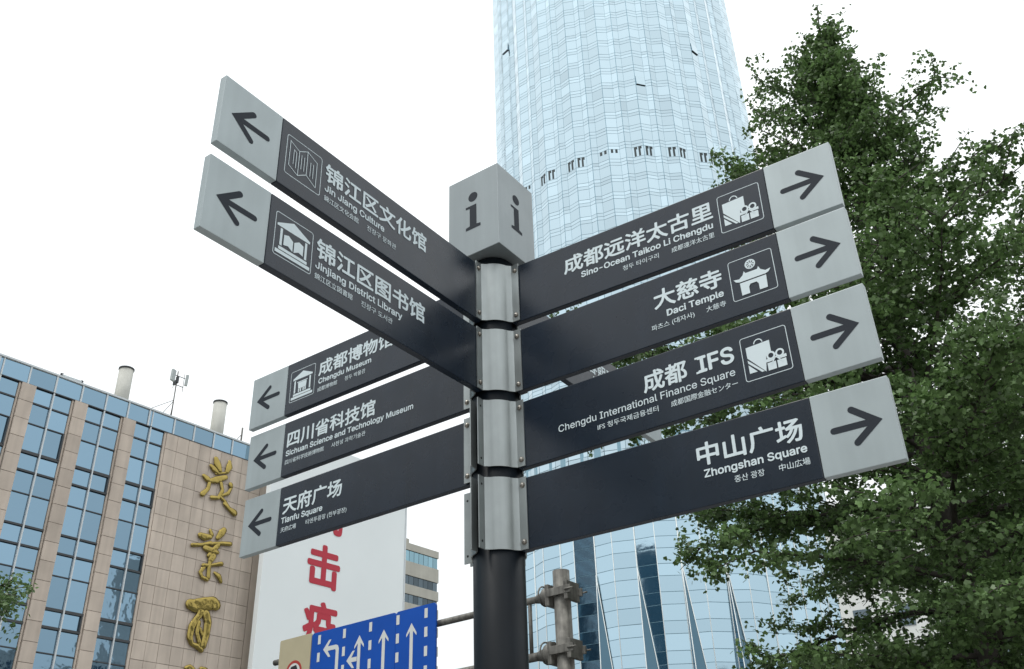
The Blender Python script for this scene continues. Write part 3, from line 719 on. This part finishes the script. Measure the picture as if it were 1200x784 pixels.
# vertical white mullions on the lower part, and every module edge above
for k in range(NM):
    t0 = wrap(-9.45 + MD * k)
    if abs(t0) > 95: continue
    for dt, r0 in ((0, TR - .15), (6.3, TR + .3)):
        p = ppt(t0 + dt, r0); bm = BM(); tube(bm, [(p.x * 1.003, p.y * 1.003, 1), (p.x * 1.003, p.y * 1.003, ZL)], .10 if dt == 0 else .06, 5); link('mullion', bm, M['tmull'], tw)
    # flared glass fold growing downwards from each module edge
    if abs(t0) > 25: continue
    A0 = ppt(t0, TR + .1); B0 = ppt(t0 - .1, TR + .1); B1 = ppt(t0 + 1.3, TR + 3.2); B2 = ppt(t0 + 10.5, TR + .7)
    za = 43.0 - .04 * abs(t0)
    bm = BM(); va = bm.verts.new((*A0, za)); v0 = bm.verts.new((*B0, 0)); v1 = bm.verts.new((*B1, 0)); v2 = bm.verts.new((*B2, 0))
    bm.faces.new((va, v0, v1)); bm.faces.new((va, v1, v2)); link('folded_fin', bm, M['tdark'], tw)
    bm = BM(); tube(bm, [(*A0, za), (*B1, 0)], .07, 5); tube(bm, [(*(A0 * 1.002), za), (*(B2 * 1.002), 0)], .07, 5); link('fin_edge', bm, M['tmull'], tw)
# plant floor vents: two dark slots in each wide facet
for a, c, i, th in hi_f:
    th = wrap(th)
    if i > 1 or abs(th) > 75: continue
    d = (c - a).normalized(); nrm = Vector((d.y, -d.x)); L = (c - a).length
    zt = base + 3.65 * round((112.5 - base) / 3.65) + 3.6
    short = (int(abs(th * 7)) % 5 == 0)
    bm = BM()
    for f in ((.18, .35), (.55, .72)) if not short else ((.2, .40), (.6, .80)):
        z1 = zt; z0 = zt - (2.05 if not short else .75)
        q = [a + d * L * f[0] + nrm * .09, a + d * L * f[1] + nrm * .09]
        bm.faces.new([bm.verts.new(v) for v in ((*q[0], z0), (*q[1], z0), (*q[1], z1), (*q[0], z1))])
        if not short: bm.faces.new([bm.verts.new(v) for v in ((*q[0], z1 - .5), (*(q[1] + d * .22), z1 - .5), (*(q[1] + d * .22 + nrm*.01), z1), (*(q[0] + nrm * .01), z1))])
    link('vent_slot', bm, M['vent'], tw)
# opened windows seen from below as dark sills
for th0, zz, fi in ((-57, 156.5, 0), (37, 143.0, 0), (9, 131.2, 1)):
    best = min(hi_f, key=lambda f: abs(wrap(f[3]) - th0) + (0 if f[2] < 2 else 6))
    a, c = best[0], best[1]; d = (c - a).normalized(); nrm = Vector((d.y, -d.x)); L = (c - a).length
    zz = base + 3.65 * round((zz - base) / 3.65)
    bm = BM(); q0 = a + d * .1; q1 = a + d * (L - .1)
    box_pts = [(*(q0 + nrm * .06), zz), (*(q1 + nrm * .06), zz), (*(q1 + nrm * .26), zz + .03), (*(q0 + nrm * .26), zz + .05), (*(q0 + nrm * .1), zz + 2.2), (*(q1 + nrm * .1), zz + 2.2)]
    vs = [bm.verts.new(v) for v in box_pts]
    bm.faces.new((vs[0], vs[1], vs[2], vs[3])); bm.faces.new((vs[3], vs[2], vs[5], vs[4]))
    bm.faces.new((vs[0], vs[3], vs[4])); bm.faces.new((vs[1], vs[5], vs[2]))
    bm.faces.ensure_lookup_table(); o = link('open_vent', bm, M['tglass'], tw)
    o.data.materials.append(M['vent']); o.data.polygons[0].material_index = 1
    atn = o.data.attributes.new('tint', 'FLOAT', 'POINT'); atn.data.foreach_set('value', np.ones(len(o.data.vertices), dtype=np.float32))

# ================================================================ NEIGHBOURING BUILDINGS (pale one behind the tree; the others stand outside the photo and show in the glass or the glossy boards)
def block(name, label, loc_, rz, W, Dp, H, fl_h, bay, wallm, glassm, win=(.62, .6), top=None):
    e = empty(name, loc_, rz); tag(e, label, 'building')
    boxm('wall', wallm, e, -W / 2, W / 2, 0, Dp, 0, H)
    nx = int(W / bay); nz = int((H - 1) / fl_h); bm = BM()
    for i in range(nx):
        for j in range(nz):
            x = -W / 2 + (i + .5) * W / nx; z = 1 + (j + .5) * fl_h
            box(bm, x - bay * win[0] / 2, x + bay * win[0] / 2, -.06, .02, z - fl_h * win[1] / 2, z + fl_h * win[1] / 2)
    stuff(link('windows', bm, glassm, e))
    boxm('parapet', wallm, e, -W / 2 - .15, W / 2 + .15, -.15, Dp + .15, H, H + .9)
    if top: boxm('roof_block', wallm, e, *top)
    return e
block('pale_building', 'pale grey building glimpsed through the tree leaves at lower right', (31, 72, 0), R(-22), 15, 12, 27, 3.4, 3.0, M['swhite'], M['fglass'], (.4, .45))
block('blue_office', 'dark blue glass office high-rise standing left of the camera view, mirrored in the skyscraper', (-78, 62, 0), R(62), 24, 20, 92, 3.6, 2.2, M['tdark'], M['dglass'], (.85, .7))
block('unseen_dark_block', 'added long dark block behind and left of the camera, darkening the board reflections', (-46, -24, 0), R(118), 70, 14, 23, 3.3, 3.0, M['asphalt'], M['dglass'], (.6, .55))  # added out of view so the lower boards reflect something dark
block('teal_office', 'teal glass office block standing beyond the left edge of the view', (-62, 22, 0), R(50), 26, 14, 84, 3.6, 2.0, M['tdark'], M['fglassb'], (.85, .7))
block('brown_building', 'grey mid-rise building right of the camera view, mirrored in the blue windows', (92, 26, 0), R(-72), 52, 14, 34, 3.2, 2.6, M['wall'], M['dglass'], (.6, .55), top=(-6, 7, 2, 10, 34.9, 50))

# ================================================================ TREES
def make_tree(name, label, base_, H, trunk_r, prof, seed, nlimb, z_low, leaf=.06, lean=(0, 0), droop=1.0, dens=1.0, extra=(), kind='ginkgo'):
    rg = np.random.default_rng(seed); rd = random.Random(seed)
    e = empty(name, base_); tag(e, label, 'tree', 'leafy trees along the street')
    def axis(z):
        t = z / H; return Vector((lean[0] * t * t + .10 * sin(z * .9 + seed), lean[1] * t * t + .08 * sin(z * .7 + 1 + seed), z))
    bm = BM(); pts = [axis(H * k / 26) for k in range(27)]
    rads = [max(.012, trunk_r * (1 - k / 26) ** .8 + (.06 if k == 0 else 0)) for k in range(27)]
    tube(bm, pts, rads, 12, cap=False); link('trunk', bm, M['bark'], e)
    bl = BM(); tw_p = []          # twig samples: position, direction
    def curve(p0, d0, L, n, sag, wob):
        p = Vector(p0); d = Vector(d0).normalized(); out_ = [p.copy()]
        for k in range(n):
            d = (d + Vector((rd.gauss(0, wob), rd.gauss(0, wob), rd.gauss(0, wob * .6) - sag))).normalized()
            p = p + d * (L / n); out_.append(p.copy())
        return out_
    def limb(z, az, L, el, sag):
        p0 = axis(z); d0 = Vector((cos(az) * cos(el), sin(az) * cos(el), sin(el)))
        n = max(5, int(L / .35)); c = curve(p0, d0, L, n, sag, .09)
        r0 = .008 + .009 * L
        tube(bl, c, [r0 * (1 - k / n) ** .9 + .006 for k in range(n + 1)], 6, cap=False)
        for i in range(1, n + 1):
            t = i / n
            dloc = (c[i] - c[i - 1]).normalized()
            if t < .10: continue
            for sgn in (1, -1) if t > .3 else (rd.choice((1, -1)),):
                side = dloc.cross(Vector((0, 0, 1))).normalized() * sgn
                L2 = L * rd.uniform(.16, .30) * (1.15 - .75 * t) + rd.uniform(.15, .45)
                d2 = (side * rd.uniform(.6, 1.0) + dloc * rd.uniform(.5, 1.0) + Vector((0, 0, rd.uniform(-.25, .45)))).normalized()
                n2 = max(3, int(L2 / .2)); c2 = curve(c[i], d2, L2, n2, sag * 1.3 + .02 * droop, .12)
                tube(bl, c2, [.009 * (1 - k / n2) + .003 for k in range(n2 + 1)], 4, cap=False)
                for q in range(len(c2) - 1): tw_p.append((c2[q], c2[q + 1]))
                for q in range(1, len(c2)):
                    if rd.random() < .75 * dens:
                        d3 = Vector((rd.gauss(0, 1), rd.gauss(0, 1), rd.gauss(.05, .5) - .25 * droop)).normalized()
                        L3 = rd.uniform(.15, .42); c3 = curve(c2[q], d3, L3, 2, .1 * droop, .15)
                        for s_ in range(2): tw_p.append((c3[s_], c3[s_ + 1]))
        for q in range(max(1, n // 2), n): tw_p.append((c[q], c[q + 1]))
    for k in range(nlimb):
        t = (k + .5) / nlimb; z = z_low + (H - .3 - z_low) * t ** .95
        az = k * 2.39996 + rd.uniform(-.35, .35)
        el = R(8 + 40 * t ** 1.3 + rd.uniform(-8, 8)); L = prof(z, az)
        for _ in range(8): L = .5 * L + .5 * prof(z + L * tan(el) * .85, az)
        L *= rd.uniform(.78, 1.12) if t < .5 else rd.uniform(.5, 1.3)
        if L < .10: continue
        limb(min(z, H - .2), az, L / max(.62, cos(el)), el, .028 * (1.25 - t) * droop)
    for z, az, L, el, sag in extra: limb(z, az, L, el, sag)
    # leader tip foliage
    for q in range(21, 26): tw_p.append((pts[q], pts[q + 1]))
    link('branches', bl, M['bark'], e)
    A = np.array([a[:] for a, _ in tw_p]); B = np.array([b_[:] for _, b_ in tw_p])
    Ls = np.linalg.norm(B - A, axis=1); cnt = rg.poisson(Ls / .052 * 4.4 * dens * np.clip(1.15 - .65 * (A[:, 2] / H) ** 1.5, .35, 1) * np.clip(rg.normal(1, .45, len(A)), .1, 2)); idx = np.repeat(np.arange(len(A)), cnt); n = len(idx)
    t = rg.random((n, 1)); pos = A[idx] * (1 - t) + B[idx] * t + rg.normal(0, .045, (n, 3))
    tone = np.repeat(rg.normal(1, .16, len(A)), cnt)
    d = rg.normal(0, 1, (n, 3)); d[:, 2] = d[:, 2] * .6 - .5; d /= np.linalg.norm(d, axis=1, keepdims=True)
    nn = rg.normal(0, .75, (n, 3)); nn[:, 2] += 1.1; w_ = np.cross(d, nn); w_ /= np.linalg.norm(w_, axis=1, keepdims=True)
    nn = np.cross(w_, d)
    s = (leaf * rg.uniform(.65, 1.2, (n, 1)))
    p0 = pos; st = d * s * .35
    v = np.empty((n, 6, 3))
    if kind == 'ginkgo': shape = ((0, 0, 0), (.55, -.62, .06), (1.0, -.34, -.05), (.84, 0, .06), (1.0, .34, -.05), (.55, .62, .06))
    else: shape = ((0, 0, 0), (.35, -.36, .05), (.8, -.25, .02), (1.15, 0, -.08), (.8, .25, .02), (.35, .36, .05))
    for k, (a, b_, c_) in enumerate(shape): v[:, k] = p0 + st + d * s * a + w_ * s * b_ + nn * s * c_
    me = bpy.data.meshes.new('foliage')
    me.vertices.add(n * 6); me.vertices.foreach_set('co', v.reshape(-1))
    me.loops.add(n * 8); me.polygons.add(n * 2)
    bi = (np.arange(n) * 6)[:, None]
    li = np.concatenate([bi + np.array([[0, 1, 2, 3]]), bi + np.array([[0, 3, 4, 5]])], axis=1).reshape(-1)
    me.loops.foreach_set('vertex_index', li.astype(np.int32)); me.polygons.foreach_set('loop_start', (np.arange(n * 2) * 4).astype(np.int32))
    me.polygons.foreach_set('loop_total', np.full(n * 2, 4, dtype=np.int32)) if bpy.app.version < (4, 0) else None
    me.update(calc_edges=True)
    at = me.attributes.new('tint', 'FLOAT', 'POINT'); tv = np.clip(tone * rg.normal(1, .24, n), .4, 2.0); at.data.foreach_set('value', np.repeat(tv, 6).astype(np.float32))
    me.materials.append(M['leaf']); stuff(link('foliage', me, None, e))
    print(name, 'leaves', n)
    return e
def interp(tab, z):
    if z <= tab[0][0]: return tab[0][1]
    for (a, va), (b_, vb) in zip(tab, tab[1:]):
        if z <= b_: return va + (vb - va) * (z - a) / (b_ - a)
    return tab[-1][1]
LEFT = atan2(.416, -.909)
tabL = [(2.8, 2.6), (4.2, 2.8), (5.1, 2.9), (5.8, 3.1), (6.7, 3.2), (7.8, 3.3), (9.2, 2.9), (10.5, 2.2), (11.5, 2.2), (12.3, 1.8), (12.7, .9), (13.4, .7), (14.2, .35), (15.2, .1)]
tabR = [(2.8, 3.2), (5, 3.8), (8, 3.5), (9.5, 2.7), (10.5, 2.1), (11.5, 1.6), (12.5, 1.2), (13.1, .6), (14.2, .25), (15.2, .1)]
def prof1(z, az):
    c = cos(az - LEFT); f = (c + 1) / 2
    v = interp(tabL, z) * f + interp(tabR, z) * (1 - f)
    near = max(0, -cos(az - VIEW)) * min(1, max(0, (z - 7) / 3))
    return v * (1 - .55 * near) * (1 if z < 10.8 else .74)
VIEW = atan2(.909, .416)
make_tree('ginkgo_tree', 'tall leafy green tree with a pointed crown directly behind the right-hand boards', (5.35, 11.85, 0), 15.5, .17, prof1, 11, 124, 2.0, lean=(.35, .5),
          extra=[(11.4, LEFT, 1.95, R(24), .0), (11.0, LEFT + .25, 1.9, R(26), .0), (10.6, LEFT - .1, 2.0, R(30), .01), (12.6, LEFT, 1.5, R(40), .0), (12.9, LEFT + .3, 1.5, R(42), .0), (11.9, LEFT + pi - .2, 1.7, R(30), .0), (10.7, LEFT + pi - .3, 2.3, R(16), .0), (12.9, LEFT + pi - .3, .8, R(45), .0), (7.75, LEFT - .10, 5.0, R(13), .0), (7.7, LEFT + .04, 4.9, R(13), .0), (7.6, LEFT - .22, 4.4, R(14), .0), (5.8, LEFT + .1, 3.1, R(16), .05), (10.6, LEFT, 2.3, R(30), .03), (10.9, LEFT + .2, 2.2, R(32), .03)])
tab2 = [(3, 3.2), (6, 3.8), (8.2, 3.3), (9.8, 2.4), (10.9, 1.5), (11.6, .7), (12.2, .1)]
make_tree('ginkgo_tree', 'leafy tree at the right edge of the photo, lower than the pointed one', (9.9, 13.4, 0), 12.0, .17, lambda z, a: interp(tab2, z) * (1 - .5 * max(0, -cos(a - VIEW))), 29, 124, 2.0, lean=(.2, .1))
tab4 = [(2.4, 3.6), (5, 4.2), (8, 3.4), (10, 1.8), (11.5, .2)]
make_tree('ginkgo_tree', 'dark leafy tree half hidden behind the pointed tree near the lower right corner', (10.2, 20.5, 0), 11.3, .18, lambda z, a: interp(tab4, z), 57, 64, 2.2, leaf=.08, dens=.7)
RIGHT = atan2(.35, .94)
make_tree('street_tree', 'dark green foliage hanging into the photo at the lower left edge', (-8.7, 11.9, 0), 5.0, .08, lambda z, a: .45, 7, 10, 4.2, leaf=.06, kind='leaf', dens=1.6, droop=1.4,
          extra=[(z, RIGHT + a, L, R(16), .03) for z, a, L in ((4.9, .02, 2.1), (4.75, -.08, 2.15), (5.0, .08, 2.05), (4.8, .03, 2.2), (4.95, -.04, 1.9))])
for x, y, sd in ((-9.5, -5.5, 41), (9.5, -3.0, 43)):  # unseen trees added to block sky and darken the board faces
    make_tree('street_tree', 'added unseen tree behind the camera, blocking sky from the boards, ' + ('to the left' if x < 0 else 'to the right'), (x, y, 0), 10.5, .16, lambda z, a: interp([(2.8, 2.6), (6, 3.4), (8.5, 2.4), (10.5, .3)], z), sd, 36, 2.6, leaf=.12, kind='leaf', dens=.35)
